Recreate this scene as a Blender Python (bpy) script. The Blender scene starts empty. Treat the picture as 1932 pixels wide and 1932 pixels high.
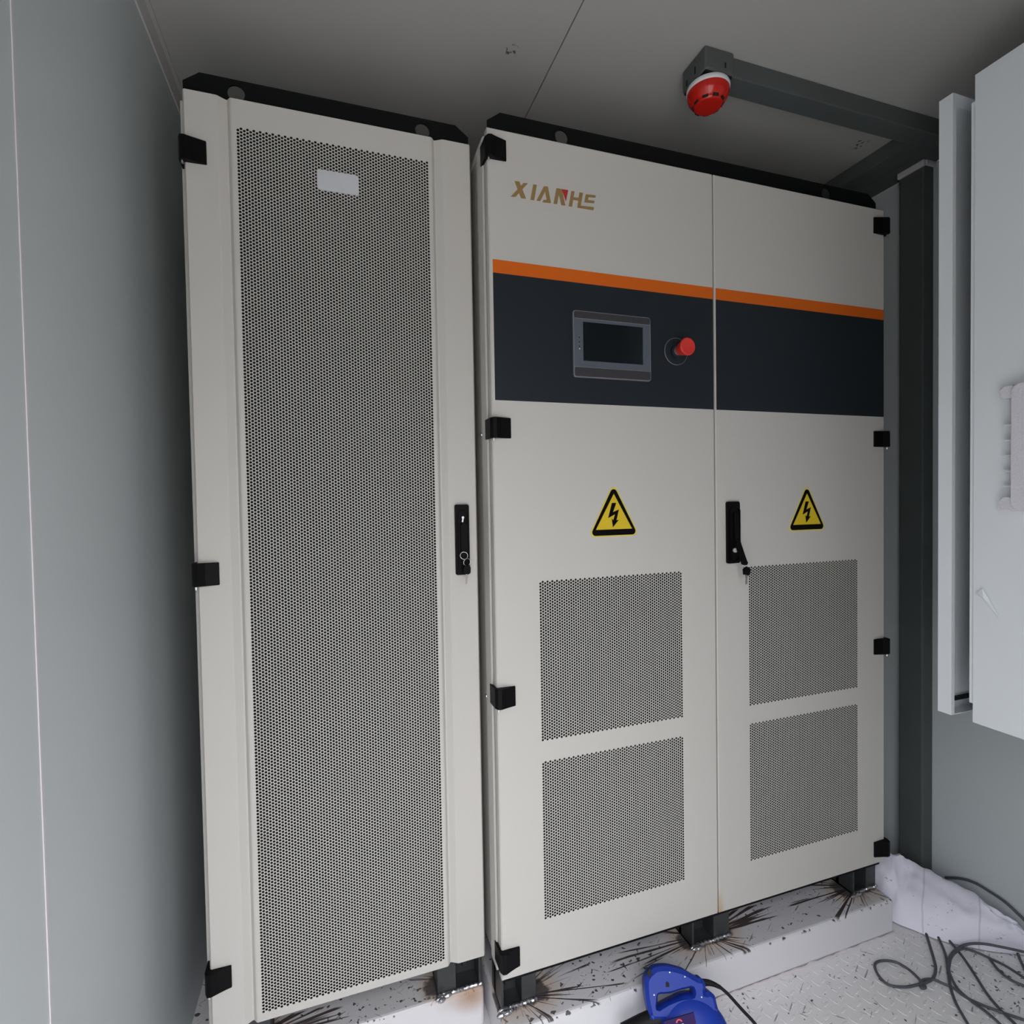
import bpy, bmesh, math, random
import numpy as np
from mathutils import Vector, Matrix, noise

random.seed(4)
sc = bpy.context.scene
COL = sc.collection
PI = math.pi

# ------------------------------------------------------------------ camera
cam_data = bpy.data.cameras.new('camera')
cam_data.sensor_width = 36.0
cam_data.lens = 36.0 * 1009.45 / 1932
cam_data.clip_start = 0.01
cam = bpy.data.objects.new('camera', cam_data)
COL.objects.link(cam)
RX = Vector((0.94874591, -0.31557255, -0.01718031))
UY = Vector((0.02402771, 0.01782021, 0.99955245))
FW = Vector((0.31512516, 0.94873411, -0.02448933))
cam.matrix_world = Matrix(((RX.x, UY.x, -FW.x, -0.33362), (RX.y, UY.y, -FW.y, -1.13437),
                           (RX.z, UY.z, -FW.z, 1.09007), (0, 0, 0, 1)))
sc.camera = cam

# ------------------------------------------------------------------ sky, doorway daylight, exposure
SKY_LO, SKY_HI = 0.3, 3.3
world = bpy.data.worlds.new('overcast_sky')
sc.world = world
world.use_nodes = True
wn = world.node_tree
wn.nodes.clear()
wo = wn.nodes.new('ShaderNodeOutputWorld')
bg = wn.nodes.new('ShaderNodeBackground')
bg.inputs[0].default_value = (0.97, 0.965, 1.0, 1)
# overcast sky: zenith brighter than the horizon
wtc = wn.nodes.new('ShaderNodeTexCoord')
wsp = wn.nodes.new('ShaderNodeSeparateXYZ')
wmr = wn.nodes.new('ShaderNodeMapRange')
wmr.inputs['From Min'].default_value = 0.0
wmr.inputs['From Max'].default_value = 1.0
wmr.inputs['To Min'].default_value = SKY_LO
wmr.inputs['To Max'].default_value = SKY_HI
wn.links.new(wtc.outputs['Generated'], wsp.inputs[0])
wn.links.new(wsp.outputs['Z'], wmr.inputs['Value'])
wn.links.new(wmr.outputs[0], bg.inputs[1])
wn.links.new(bg.outputs[0], wo.inputs[0])

XL, XR, YB, YF, ZF, ZC = -0.70, 1.465, 0.98, -1.25, -0.20, 2.16   # inside of the container

pl = bpy.data.lights.new('doorway_portal', 'AREA')
pl.shape = 'RECTANGLE'
OX0, OX1, OZ1 = -0.69, 0.34, 1.65      # door opening behind the camera
pl.size = OX1 - OX0
pl.size_y = OZ1 - ZF
pl.cycles.is_portal = True
po = bpy.data.objects.new('doorway_portal', pl)
COL.objects.link(po)
po.location = ((OX0 + OX1) / 2, YF - 0.07, (ZF + OZ1) / 2)
po.rotation_euler = (PI / 2, 0, 0)      # shines towards +y

sc.view_settings.view_transform = 'Standard'
sc.view_settings.look = 'None'
sc.view_settings.gamma = 1
sc.view_settings.use_curve_mapping = False
sc.view_settings.exposure = 1.64
sc.cycles.use_denoising = True
sc.cycles.max_bounces = 12
sc.cycles.diffuse_bounces = 8

# ------------------------------------------------------------------ materials
def mat(name, col, rough=0.5, metal=0.0, bump=0.0, bscale=300.0, var=0.0, vscale=6.0, emit=None, alpha=1.0, spec=0.5):
    m = bpy.data.materials.new(name)
    m.use_nodes = True
    nt = m.node_tree
    b = nt.nodes['Principled BSDF']
    b.inputs['Base Color'].default_value = (*col, 1)
    b.inputs['Roughness'].default_value = rough
    b.inputs['Metallic'].default_value = metal
    b.inputs['Alpha'].default_value = alpha
    b.inputs['Specular IOR Level'].default_value = spec
    tc = nt.nodes.new('ShaderNodeTexCoord')
    if bump:
        n = nt.nodes.new('ShaderNodeTexNoise')
        n.inputs['Scale'].default_value = bscale
        n.inputs['Detail'].default_value = 4
        nt.links.new(tc.outputs['Object'], n.inputs['Vector'])
        bp = nt.nodes.new('ShaderNodeBump')
        bp.inputs['Strength'].default_value = bump
        bp.inputs['Distance'].default_value = 0.001
        nt.links.new(n.outputs['Fac'], bp.inputs['Height'])
        nt.links.new(bp.outputs[0], b.inputs['Normal'])
    if var:
        n = nt.nodes.new('ShaderNodeTexNoise')
        n.inputs['Scale'].default_value = vscale
        n.inputs['Detail'].default_value = 5
        nt.links.new(tc.outputs['Object'], n.inputs['Vector'])
        mx = nt.nodes.new('ShaderNodeMix')
        mx.data_type = 'RGBA'
        mx.inputs['A'].default_value = (*[c * (1 - var) for c in col], 1)
        mx.inputs['B'].default_value = (*[min(1, c * (1 + var)) for c in col], 1)
        nt.links.new(n.outputs['Fac'], mx.inputs['Factor'])
        nt.links.new(mx.outputs['Result'], b.inputs['Base Color'])
    return m

class NG:
    """small helper to write math on shader sockets"""
    def __init__(s, m):
        s.nt = m.node_tree
        s.b = s.nt.nodes['Principled BSDF']
        tc = s.nt.nodes.new('ShaderNodeTexCoord')
        s.co = tc.outputs['Object']
        sp = s.nt.nodes.new('ShaderNodeSeparateXYZ')
        s.nt.links.new(s.co, sp.inputs[0])
        s.x, s.y, s.z = sp.outputs
    def m(s, op, *a, clamp=False):
        n = s.nt.nodes.new('ShaderNodeMath')
        n.operation = op
        n.use_clamp = clamp
        for i, v in enumerate(a):
            if isinstance(v, (int, float)):
                n.inputs[i].default_value = v
            else:
                s.nt.links.new(v, n.inputs[i])
        return n.outputs[0]
    def vec(s, x, y, z):
        n = s.nt.nodes.new('ShaderNodeCombineXYZ')
        for i, v in enumerate((x, y, z)):
            if isinstance(v, (int, float)):
                n.inputs[i].default_value = v
            else:
                s.nt.links.new(v, n.inputs[i])
        return n.outputs[0]
    def noise(s, v=None, scale=5.0, detail=3.0, rough=0.5):
        n = s.nt.nodes.new('ShaderNodeTexNoise')
        n.inputs['Scale'].default_value = scale
        n.inputs['Detail'].default_value = detail
        n.inputs['Roughness'].default_value = rough
        s.nt.links.new(v if v is not None else s.co, n.inputs['Vector'])
        return n.outputs['Fac']
    def step(s, v, lo, hi):
        n = s.nt.nodes.new('ShaderNodeMapRange')
        n.interpolation_type = 'SMOOTHSTEP'
        n.inputs['From Min'].default_value = lo
        n.inputs['From Max'].default_value = hi
        s.nt.links.new(v, n.inputs['Value'])
        return n.outputs['Result']
    def mix(s, f, a, b):
        n = s.nt.nodes.new('ShaderNodeMix')
        n.data_type = 'RGBA'
        for k, v in (('Factor', f), ('A', a), ('B', b)):
            if isinstance(v, (int, float)):
                n.inputs[k].default_value = v
            elif isinstance(v, tuple):
                n.inputs[k].default_value = (*v, 1)
            else:
                s.nt.links.new(v, n.inputs[k])
        return n.outputs['Result']
    def base(s, c):
        s.nt.links.new(c, s.b.inputs['Base Color'])

M = {}
M['wall'] = mat('grey_wall_paint', (0.52, 0.56, 0.57), 0.42, bump=0.08, bscale=90, var=0.03, vscale=2)
M['cab'] = mat('cabinet_powder_coat', (0.50, 0.485, 0.455), 0.5, bump=0.25, bscale=900)
M['enc'] = mat('enclosure_powder_coat', (0.72, 0.76, 0.79), 0.5, bump=0.2, bscale=700)
M['steel'] = mat('dark_grey_steel_paint', (0.085, 0.095, 0.093), 0.55, spec=0.3, bump=0.2, bscale=60, var=0.12, vscale=14)
M['black'] = mat('black_steel', (0.003, 0.0035, 0.004), 0.6, spec=0.15, bump=0.1, bscale=400)
M['foot'] = mat('black_channel_steel', (0.028, 0.030, 0.031), 0.42, bump=0.3, bscale=80, var=0.5, vscale=30)
M['plastic'] = mat('black_plastic', (0.003, 0.003, 0.0035), 0.5, spec=0.10)
M['inner'] = mat('dark_interior', (0.006, 0.006, 0.006), 0.9)  # near-black colour stands in for shade inside holes, slots and gaps
M['band'] = mat('charcoal_band_film', (0.013, 0.018, 0.023), 0.5, spec=0.25, bump=0.15, bscale=800)
M['orange'] = mat('orange_stripe_film', (0.60, 0.115, 0.008), 0.55, spec=0.2)
M['gold'] = mat('gold_lettering', (0.27, 0.175, 0.065), 0.6, spec=0.2)
M['logored'] = mat('red_lettering', (0.42, 0.02, 0.015), 0.5)
M['yellow'] = mat('yellow_sticker', (0.62, 0.45, 0.012), 0.45)
M['yellowedge'] = mat('yellow_sticker_border', (0.66, 0.52, 0.06), 0.45)
M['signblack'] = mat('black_sticker_ink', (0.002, 0.002, 0.0025), 0.55, spec=0.08)
M['bezel'] = mat('grey_bezel', (0.085, 0.10, 0.125), 0.4)
M['bezeldark'] = mat('dark_bezel_strip', (0.035, 0.032, 0.038), 0.45)
M['bezeledge'] = mat('silver_bezel_edge', (0.17, 0.17, 0.185), 0.35)
M['screen'] = mat('black_glass', (0.004, 0.006, 0.008), 0.12)
M['red'] = mat('red_button_plastic', (0.62, 0.03, 0.022), 0.35)
M['alarmred'] = mat('translucent_red_dome', (0.50, 0.012, 0.006), 0.22)
M['white'] = mat('white_plastic', (0.72, 0.72, 0.74), 0.4)
M['caulk'] = mat('white_sealant', (0.62, 0.58, 0.60), 0.6, bump=0.3, bscale=120)
M['plate'] = mat('satin_aluminium_plate', (0.55, 0.56, 0.59), 0.5, 0.1, var=0.06, vscale=25)
M['chrome'] = mat('chrome', (0.75, 0.76, 0.78), 0.2, 1.0)
M['key'] = mat('nickel_key', (0.30, 0.27, 0.25), 0.5, 0.9)
M['weld'] = mat('weld_metal', (0.42, 0.42, 0.44), 0.3, 0.85, bump=1.0, bscale=160, var=0.4, vscale=60)
M['blue'] = mat('blue_plastic', (0.008, 0.034, 0.30), 0.42, spec=0.3)
M['label'] = mat('purple_label', (0.030, 0.014, 0.085), 0.6, spec=0.15)
M['rubber'] = mat('black_rubber', (0.008, 0.008, 0.009), 0.55, spec=0.2)
M['greyrubber'] = mat('grey_rubber', (0.075, 0.080, 0.095), 0.6, bump=0.2, bscale=300)
M['vent'] = mat('textured_white_plastic', (0.64, 0.63, 0.68), 0.6, bump=0.9, bscale=260, var=0.08, vscale=160)
M['film'] = mat('clear_film', (0.80, 0.84, 0.86), 0.3, alpha=0.8)
M['ground'] = mat('concrete_ground', (0.42, 0.41, 0.39), 0.9, var=0.15)

# ceiling paint with small chipped patches
M['ceil'] = mat('ceiling_paint', (0.40, 0.395, 0.38), 0.55, bump=0.1, bscale=200)
g = NG(M['ceil'])
n1 = g.noise(scale=90, detail=4)
patch = None
for (cx, cy, r) in ((0.094, 0.097, 0.022), (1.220, 0.108, 0.032)):
    dx = g.m('SUBTRACT', g.x, cx); dy = g.m('SUBTRACT', g.y, cy)
    d = g.m('SQRT', g.m('ADD', g.m('MULTIPLY', dx, dx), g.m('MULTIPLY', dy, dy)))
    f = g.m('MULTIPLY', g.m('SUBTRACT', 1.0, g.step(d, r * 0.5, r)), g.step(n1, 0.54, 0.6))
    patch = f if patch is None else g.m('MAXIMUM', patch, f)
g.base(g.mix(patch, (0.40, 0.395, 0.38), (0.07, 0.07, 0.07)))

FEET_R = [(0.052, 0.055), (0.59, 0.055), (1.14, 0.055)]
FEET_L = [(-0.072, 0.14), (-0.55, 0.14)]

def stained_white(name, base, burns, floor=False):
    """white paint carrying weld burns (radial streaks), warm halos, specks and scratches"""
    m = mat(name, base, 0.42)
    g = NG(m)
    col = g.mix(g.noise(scale=7, detail=6), tuple(c * 0.9 for c in base), base)
    # small dark specks
    sp = g.noise(scale=70, detail=2.5)
    area = g.noise(scale=3.2 if floor else 4, detail=2)
    speck = g.step(g.m('ADD', sp, g.m('MULTIPLY', area, 0.30)), 0.795 if floor else 0.79, 0.820 if floor else 0.82)
    spx = g.noise(g.vec(g.m('MULTIPLY', g.x, 60), g.m('MULTIPLY', g.y, 160), 3.0), scale=1.0, detail=2)
    speck = g.m('MAXIMUM', speck, g.m('MULTIPLY', g.step(spx, 0.69, 0.72), g.step(area, 0.45, 0.55)))
    col = g.mix(g.m('MULTIPLY', speck, 0.9), col, (0.022, 0.016, 0.013))
    # long thin scratches: noise stretched along two directions
    for (a, sx, sy, lo) in ((0.5, 14, 150, 0.665), (-0.7, 16, 170, 0.68), (1.6, 12, 190, 0.70)):
        c, s_ = math.cos(a), math.sin(a)
        u = g.m('ADD', g.m('MULTIPLY', g.x, c * sx), g.m('MULTIPLY', g.y, s_ * sx))
        v = g.m('ADD', g.m('MULTIPLY', g.x, -s_ * sy), g.m('MULTIPLY', g.y, c * sy))
        k = g.step(g.noise(g.vec(u, v, g.m('MULTIPLY', g.z, 20)), scale=1.0, detail=2), lo, lo + 0.05)
        col = g.mix(g.m('MULTIPLY', k, 0.7), col, (0.08, 0.065, 0.055))
    for i, (cx, cy, R, ax) in enumerate(burns):
        dx = g.m('SUBTRACT', g.x, cx); dy = g.m('SUBTRACT', g.y, cy)
        # the pad of the foot is elongated: measure distance from a short segment
        px = g.m('SUBTRACT', dx, g.m('MAXIMUM', g.m('MINIMUM', dx, ax), -ax))
        d = g.m('SQRT', g.m('ADD', g.m('MULTIPLY', px, px), g.m('MULTIPLY', dy, dy)))
        d0 = g.m('SQRT', g.m('ADD', g.m('MULTIPLY', dx, dx), g.m('MULTIPLY', dy, dy)))
        ux = g.m('DIVIDE', dx, g.m('ADD', d0, 0.001)); uy = g.m('DIVIDE', dy, g.m('ADD', d0, 0.001))
        rays = g.noise(g.vec(g.m('MULTIPLY', ux, 16.0), g.m('MULTIPLY', uy, 16.0), g.m('ADD', g.m('MULTIPLY', d0, 3.0), i * 7.3)), scale=1.0, detail=3)
        reach = g.noise(g.vec(g.m('MULTIPLY', ux, 1.3), g.m('MULTIPLY', uy, 1.3), i * 3.1 + 0.5), scale=1.0, detail=1)
        side = g.m('ADD', g.m('MULTIPLY', g.m('POWER', g.m('ABSOLUTE', ux), 3.0), 0.95), 0.42)
        lim = g.m('MULTIPLY', g.m('MULTIPLY', g.m('MAXIMUM', g.m('SUBTRACT', reach, 0.30), 0.03), R * 4.6), side)
        fall = g.m('SUBTRACT', 1.0, g.m('DIVIDE', d, lim), clamp=True)
        streak = g.m('MULTIPLY', g.step(g.m('ADD', rays, g.m('MULTIPLY', fall, 0.10)), 0.60, 0.64), g.step(fall, 0.0, 0.12))
        halo = g.m('MULTIPLY', g.m('SUBTRACT', 1.0, g.step(d, 0.02, R * 0.62)), 0.55)
        core = g.m('SUBTRACT', 1.0, g.step(g.m('ADD', d, g.m('MULTIPLY', g.noise(scale=45, detail=3), 0.03)), 0.040, 0.052))
        col = g.mix(halo, col, (0.50, 0.33, 0.19))
        col = g.mix(g.m('MULTIPLY', streak, 0.93), col, (0.035, 0.018, 0.012))
        col = g.mix(g.m('MULTIPLY', core, 0.85), col, (0.03, 0.03, 0.038))
    if not floor:      # the front face stays clean paint; spatter landed on the top
        col = g.mix(g.step(g.m('ADD', g.z, g.m('MULTIPLY', g.noise(scale=30), 0.004)), -0.108, -0.103), base, col)
    g.base(col)
    return m

M['plinthR'] = stained_white('white_plinth_paint_with_weld_burns', (0.66, 0.655, 0.68), [(x, 0.055, 0.135, 0.05) for x, y in FEET_R])
M['plinthL'] = stained_white('white_plinth_paint_with_rust', (0.64, 0.635, 0.65), [(x, 0.15, 0.10, 0.05) for x, y in FEET_L])
M['floor'] = stained_white('white_painted_chequer_plate', (0.80, 0.79, 0.80), [], True)
# rust running down the left plinth's front below its foot
g = NG(M['plinthL'])
src = g.b.inputs['Base Color'].links[0].from_socket
dx = g.m('SUBTRACT', g.x, -0.05)
dz = g.m('SUBTRACT', g.z, -0.115)
d = g.m('SQRT', g.m('ADD', g.m('MULTIPLY', g.m('MULTIPLY', dx, dx), 0.45), g.m('MULTIPLY', g.m('MULTIPLY', dz, dz), 1.3)))
f = g.m('MULTIPLY', g.m('SUBTRACT', 1.0, g.step(g.m('ADD', d, g.m('MULTIPLY', g.noise(scale=18), 0.03)), 0.012, 0.075)), 0.8)
f = g.m('MULTIPLY', f, g.m('SUBTRACT', 1.0, g.step(g.y, 0.113, 0.13)))
g.base(g.mix(f, src, (0.33, 0.165, 0.07)))

# right door paint: rust stain at its lower left corner
M['cabstain'] = mat('cabinet_powder_coat_rust_run', (0.50, 0.485, 0.455), 0.5, bump=0.25, bscale=900)
g = NG(M['cabstain'])
fx = g.m('SUBTRACT', 1.0, g.step(g.m('SUBTRACT', g.x, 0.595), 0.002, 0.018))
fz = g.m('SUBTRACT', 1.0, g.step(g.m('ADD', g.z, g.m('MULTIPLY', g.noise(scale=25), 0.04)), 0.01, 0.10))
g.base(g.mix(g.m('MULTIPLY', g.m('MULTIPLY', fx, fz), 0.75), (0.50, 0.485, 0.455), (0.42, 0.26, 0.10)))

# sack: white woven plastic with thin grey marks
M['sack'] = mat('white_woven_sack', (0.80, 0.79, 0.90), 0.55, bump=0.3, bscale=900)
g = NG(M['sack'])
u = g.m('ADD', g.m('MULTIPLY', g.x, 0.5), g.m('MULTIPLY', g.y, -0.86))
fr = g.m('FRACT', g.m('MULTIPLY', g.m('ADD', u, g.m('MULTIPLY', g.noise(scale=8), 0.02)), 8.0))
ln = g.m('SUBTRACT', 1.0, g.step(g.m('ABSOLUTE', g.m('SUBTRACT', fr, 0.5)), 0.008, 0.022))
mk = g.m('MULTIPLY', g.step(g.noise(g.vec(g.m('MULTIPLY', g.x, 60), g.m('MULTIPLY', g.y, 110), g.m('MULTIPLY', g.z, 160)), scale=1, detail=2), 0.66, 0.70), g.step(g.noise(scale=9), 0.5, 0.56))
g.base(g.mix(g.m('MAXIMUM', g.m('MULTIPLY', ln, 0.3), g.m('MULTIPLY', mk, 0.6)), (0.80, 0.79, 0.90), (0.15, 0.15, 0.2)))

# ------------------------------------------------------------------ mesh helpers
def link(name, me, m, parent=None):
    o = bpy.data.objects.new(name, me)
    COL.objects.link(o)
    if m is not None and not me.materials:
        me.materials.append(M[m] if isinstance(m, str) else m)
    if parent is not None:
        o.parent = parent
    return o

def bm_link(name, bm, m, parent=None, smooth=False):
    bmesh.ops.recalc_face_normals(bm, faces=bm.faces)
    me = bpy.data.meshes.new(name)
    bm.to_mesh(me)
    bm.free()
    if smooth:
        for p in me.polygons:
            p.use_smooth = True
        try:
            me.set_sharp_from_angle(angle=math.radians(40))
        except Exception:
            pass
    return link(name, me, m, parent)

def add_box(bm, x0, x1, y0, y1, z0, z1, bev=0.0, seg=2):
    r = bmesh.ops.create_cube(bm, size=1.0)
    vs = r['verts']
    for v in vs:
        v.co = Vector(((x0 + x1) / 2 + v.co.x * (x1 - x0), (y0 + y1) / 2 + v.co.y * (y1 - y0), (z0 + z1) / 2 + v.co.z * (z1 - z0)))
    if bev:
        es = list({e for v in vs for e in v.link_edges})
        bmesh.ops.bevel(bm, geom=es, offset=bev, segments=seg, affect='EDGES', profile=0.5)

def box(name, b, m, parent=None, bev=0.0, seg=2):
    bm = bmesh.new()
    add_box(bm, *b, bev=bev, seg=seg)
    return bm_link(name, bm, m, parent)

def boxes(name, bs, m, parent=None, bev=0.0):
    bm = bmesh.new()
    for b in bs:
        add_box(bm, *b, bev=bev)
    return bm_link(name, bm, m, parent, smooth=False)

def add_prism(bm, pts, fn, t0, t1, bev=0.0):
    """pts: outline; fn(u,v,t) -> 3D point; extruded between t0 and t1"""
    a = [bm.verts.new(fn(u, v, t0)) for u, v in pts]
    b = [bm.verts.new(fn(u, v, t1)) for u, v in pts]
    n = len(pts)
    bm.faces.new(a)
    bm.faces.new(b[::-1])
    fs = []
    for i in range(n):
        fs.append(bm.faces.new((a[i], b[i], b[(i + 1) % n], a[(i + 1) % n])))
    if bev:
        es = list({e for f in (a, b) for i in range(n) for e in [bm.edges.get((f[i], f[(i + 1) % n]))] if e})
        bmesh.ops.bevel(bm, geom=es, offset=bev, segments=3, affect='EDGES', profile=0.5)

def prism(name, pts, fn, t0, t1, m, parent=None, bev=0.0):
    bm = bmesh.new()
    add_prism(bm, pts, fn, t0, t1, bev)
    return bm_link(name, bm, m, parent, smooth=False)

FXZ = lambda u, v, t: Vector((u, t, v))      # outline in x,z ; t is y
FXY = lambda u, v, t: Vector((u, v, t))      # outline in x,y ; t is z
FYZ = lambda u, v, t: Vector((t, u, v))      # outline in y,z ; t is x

def add_ring_plate(bm, outer, inner, fn, t0, t1):
    """plate between two outlines with the same number of points"""
    n = len(outer)
    O = [[bm.verts.new(fn(u, v, t)) for u, v in outer] for t in (t0, t1)]
    I = [[bm.verts.new(fn(u, v, t)) for u, v in inner] for t in (t0, t1)]
    for i in range(n):
        j = (i + 1) % n
        bm.faces.new((O[0][i], O[0][j], I[0][j], I[0][i]))
        bm.faces.new((O[1][i], I[1][i], I[1][j], O[1][j]))
        bm.faces.new((O[0][i], O[1][i], O[1][j], O[0][j]))
        bm.faces.new((I[0][i], I[0][j], I[1][j], I[1][i]))

def rrect(x0, x1, z0, z1, r, n=5):
    p = []
    for cx, cz, a0 in ((x1 - r, z1 - r, 0), (x0 + r, z1 - r, 90), (x0 + r, z0 + r, 180), (x1 - r, z0 + r, 270)):
        for i in range(n + 1):
            a = math.radians(a0 + 90 * i / n)
            p.append((cx + r * math.cos(a), cz + r * math.sin(a)))
    return p

def lathe(name, prof, axis_o, axis_d, m, parent=None, seg=48, mats=None):
    """prof: (radius, height along axis)"""
    bm = bmesh.new()
    d = Vector(axis_d).normalized()
    u = d.orthogonal().normalized()
    w = d.cross(u)
    o = Vector(axis_o)
    rings = []
    for r, h in prof:
        if r < 1e-6:
            rings.append([bm.verts.new(o + d * h)])
        else:
            rings.append([bm.verts.new(o + d * h + (u * math.cos(2 * PI * k / seg) + w * math.sin(2 * PI * k / seg)) * r) for k in range(seg)])
    for A, B in zip(rings, rings[1:]):
        for k in range(seg):
            k2 = (k + 1) % seg
            if len(A) == 1 and len(B) == 1:
                continue
            if len(A) == 1:
                bm.faces.new((A[0], B[k], B[k2]))
            elif len(B) == 1:
                bm.faces.new((A[k], A[k2], B[0]))
            else:
                bm.faces.new((A[k], A[k2], B[k2], B[k]))
    return bm_link(name, bm, m, parent, smooth=True)

def catmull(pts, sub=6):
    P = [Vector(p) for p in pts]
    out = []
    for i in range(len(P) - 1):
        p0, p1, p2, p3 = P[max(i - 1, 0)], P[i], P[i + 1], P[min(i + 2, len(P) - 1)]
        for k in range(sub):
            t = k / sub
            out.append(0.5 * ((2 * p1) + (p2 - p0) * t + (2 * p0 - 5 * p1 + 4 * p2 - p3) * t * t + (3 * p1 - p0 - 3 * p2 + p3) * t ** 3))
    out.append(P[-1])
    return out

def add_tube(bm, pts, r, seg=10, jitter=0.0):
    rings = []
    n = len(pts)
    up = Vector((0.13, 0.21, 0.97))
    for i, p in enumerate(pts):
        t = (pts[min(i + 1, n - 1)] - pts[max(i - 1, 0)]).normalized()
        a = t.cross(up)
        if a.length < 1e-3:
            a = t.orthogonal()
        a.normalize()
        b = t.cross(a)
        rr = r(i / (n - 1)) if callable(r) else r
        rr *= 1 + random.uniform(-jitter, jitter)
        rings.append([bm.verts.new(p + (a * math.cos(2 * PI * k / seg) + b * math.sin(2 * PI * k / seg)) * rr) for k in range(seg)])
    for A, B in zip(rings, rings[1:]):
        for k in range(seg):
            bm.faces.new((A[k], A[(k + 1) % seg], B[(k + 1) % seg], B[k]))
    bm.faces.new(rings[0][::-1])
    bm.faces.new(rings[-1])

def tube(name, pts, r, m, parent=None, seg=10, jitter=0.0):
    bm = bmesh.new()
    add_tube(bm, [Vector(p) for p in pts], r, seg, jitter)
    return bm_link(name, bm, m, parent, smooth=True)

def thing(name, label, cat, loc=(0, 0, 0), group=None):
    o = bpy.data.objects.new(name, None)
    COL.objects.link(o)
    o.empty_display_size = 0.05
    o['label'] = label
    o['category'] = cat
    if group:
        o['group'] = group
    return o

def tag(o, label, cat):
    o['label'] = label
    o['category'] = cat
    return o

def struct(o):
    o['kind'] = 'structure'
    return o

def perforated(name, x0, z0, cols, rows, cp, p, r, y, th, m, parent, blank=None):
    """sheet with staggered round holes; every hole is real, 12-sided, with its rim wall"""
    V, F = [], []
    k12 = 12
    hw, hh = cp / 2, p / 2
    angs = []
    outer = []
    for cxs, czs in ((1, 0), (0, 1), (-1, 0), (0, -1)):
        pass
    ring = [(hw, -hh / 3), (hw, hh / 3), (hw, hh), (hw / 3, hh), (-hw / 3, hh), (-hw, hh), (-hw, hh / 3), (-hw, -hh / 3), (-hw, -hh), (-hw / 3, -hh), (hw / 3, -hh), (hw, -hh)]
    outer = np.array(ring)
    an = np.arctan2(outer[:, 1], outer[:, 0])
    inner = np.stack([np.cos(an) * r, np.sin(an) * r], 1)
    # even out the angles of the inner ring
    a2 = (np.arange(12) * 30 - 15) * PI / 180
    inner = np.stack([np.cos(a2) * r, np.sin(a2) * r], 1)
    cs = []
    zs_fill = []
    for c in range(cols):
        off = 0.0 if c % 2 == 0 else hh
        nr = rows if c % 2 == 0 else rows
        for k in range(nr):
            cs.append((x0 + hw + c * cp, z0 + hh + off + k * p))
        xa, xb = x0 + c * cp, x0 + (c + 1) * cp
        if c % 2 == 0:
            zs_fill.append((xa, xb, z0 + rows * p, z0 + rows * p + hh))
        else:
            zs_fill.append((xa, xb, z0, z0 + hh))
    cs = np.array(cs)
    n = len(cs)
    vo = cs[:, None, :] + outer[None]
    vi = cs[:, None, :] + inner[None]
    verts = np.zeros((n, 36, 3))
    verts[:, 0:12, 0] = vo[:, :, 0]; verts[:, 0:12, 1] = y; verts[:, 0:12, 2] = vo[:, :, 1]
    verts[:, 12:24, 0] = vi[:, :, 0]; verts[:, 12:24, 1] = y; verts[:, 12:24, 2] = vi[:, :, 1]
    verts[:, 24:36, 0] = vi[:, :, 0]; verts[:, 24:36, 1] = y + th; verts[:, 24:36, 2] = vi[:, :, 1]
    i = np.arange(12); j = (i + 1) % 12
    f1 = np.stack([i, j, j + 12, i + 12], 1)
    f2 = np.stack([i + 12, j + 12, j + 24, i + 24], 1)
    f = np.concatenate([f1, f2])
    faces = (np.arange(n) * 36)[:, None, None] + f[None]
    faces = faces.reshape(-1, 4)
    verts = verts.reshape(-1, 3)
    nb = len(verts)
    ev, ef = [], []
    for (xa, xb, za, zb) in zs_fill:
        b = nb + len(ev)
        ev += [(xa, y, za), (xb, y, za), (xb, y, zb), (xa, y, zb)]
        ef.append((b, b + 1, b + 2, b + 3))
    verts = np.concatenate([verts, np.array(ev)])
    faces = np.concatenate([faces, np.array(ef)])
    me = bpy.data.meshes.new(name)
    me.vertices.add(len(verts))
    me.vertices.foreach_set('co', verts.ravel().astype(np.float32))
    me.loops.add(faces.size)
    me.loops.foreach_set('vertex_index', faces.ravel().astype(np.int32))
    me.polygons.add(len(faces))
    me.polygons.foreach_set('loop_start', (np.arange(len(faces)) * 4).astype(np.int32))
    me.update(calc_edges=True)
    o = link(name, me, m, parent)
    return o, (x0, x0 + cols * cp, z0, z0 + rows * p + hh)

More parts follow.
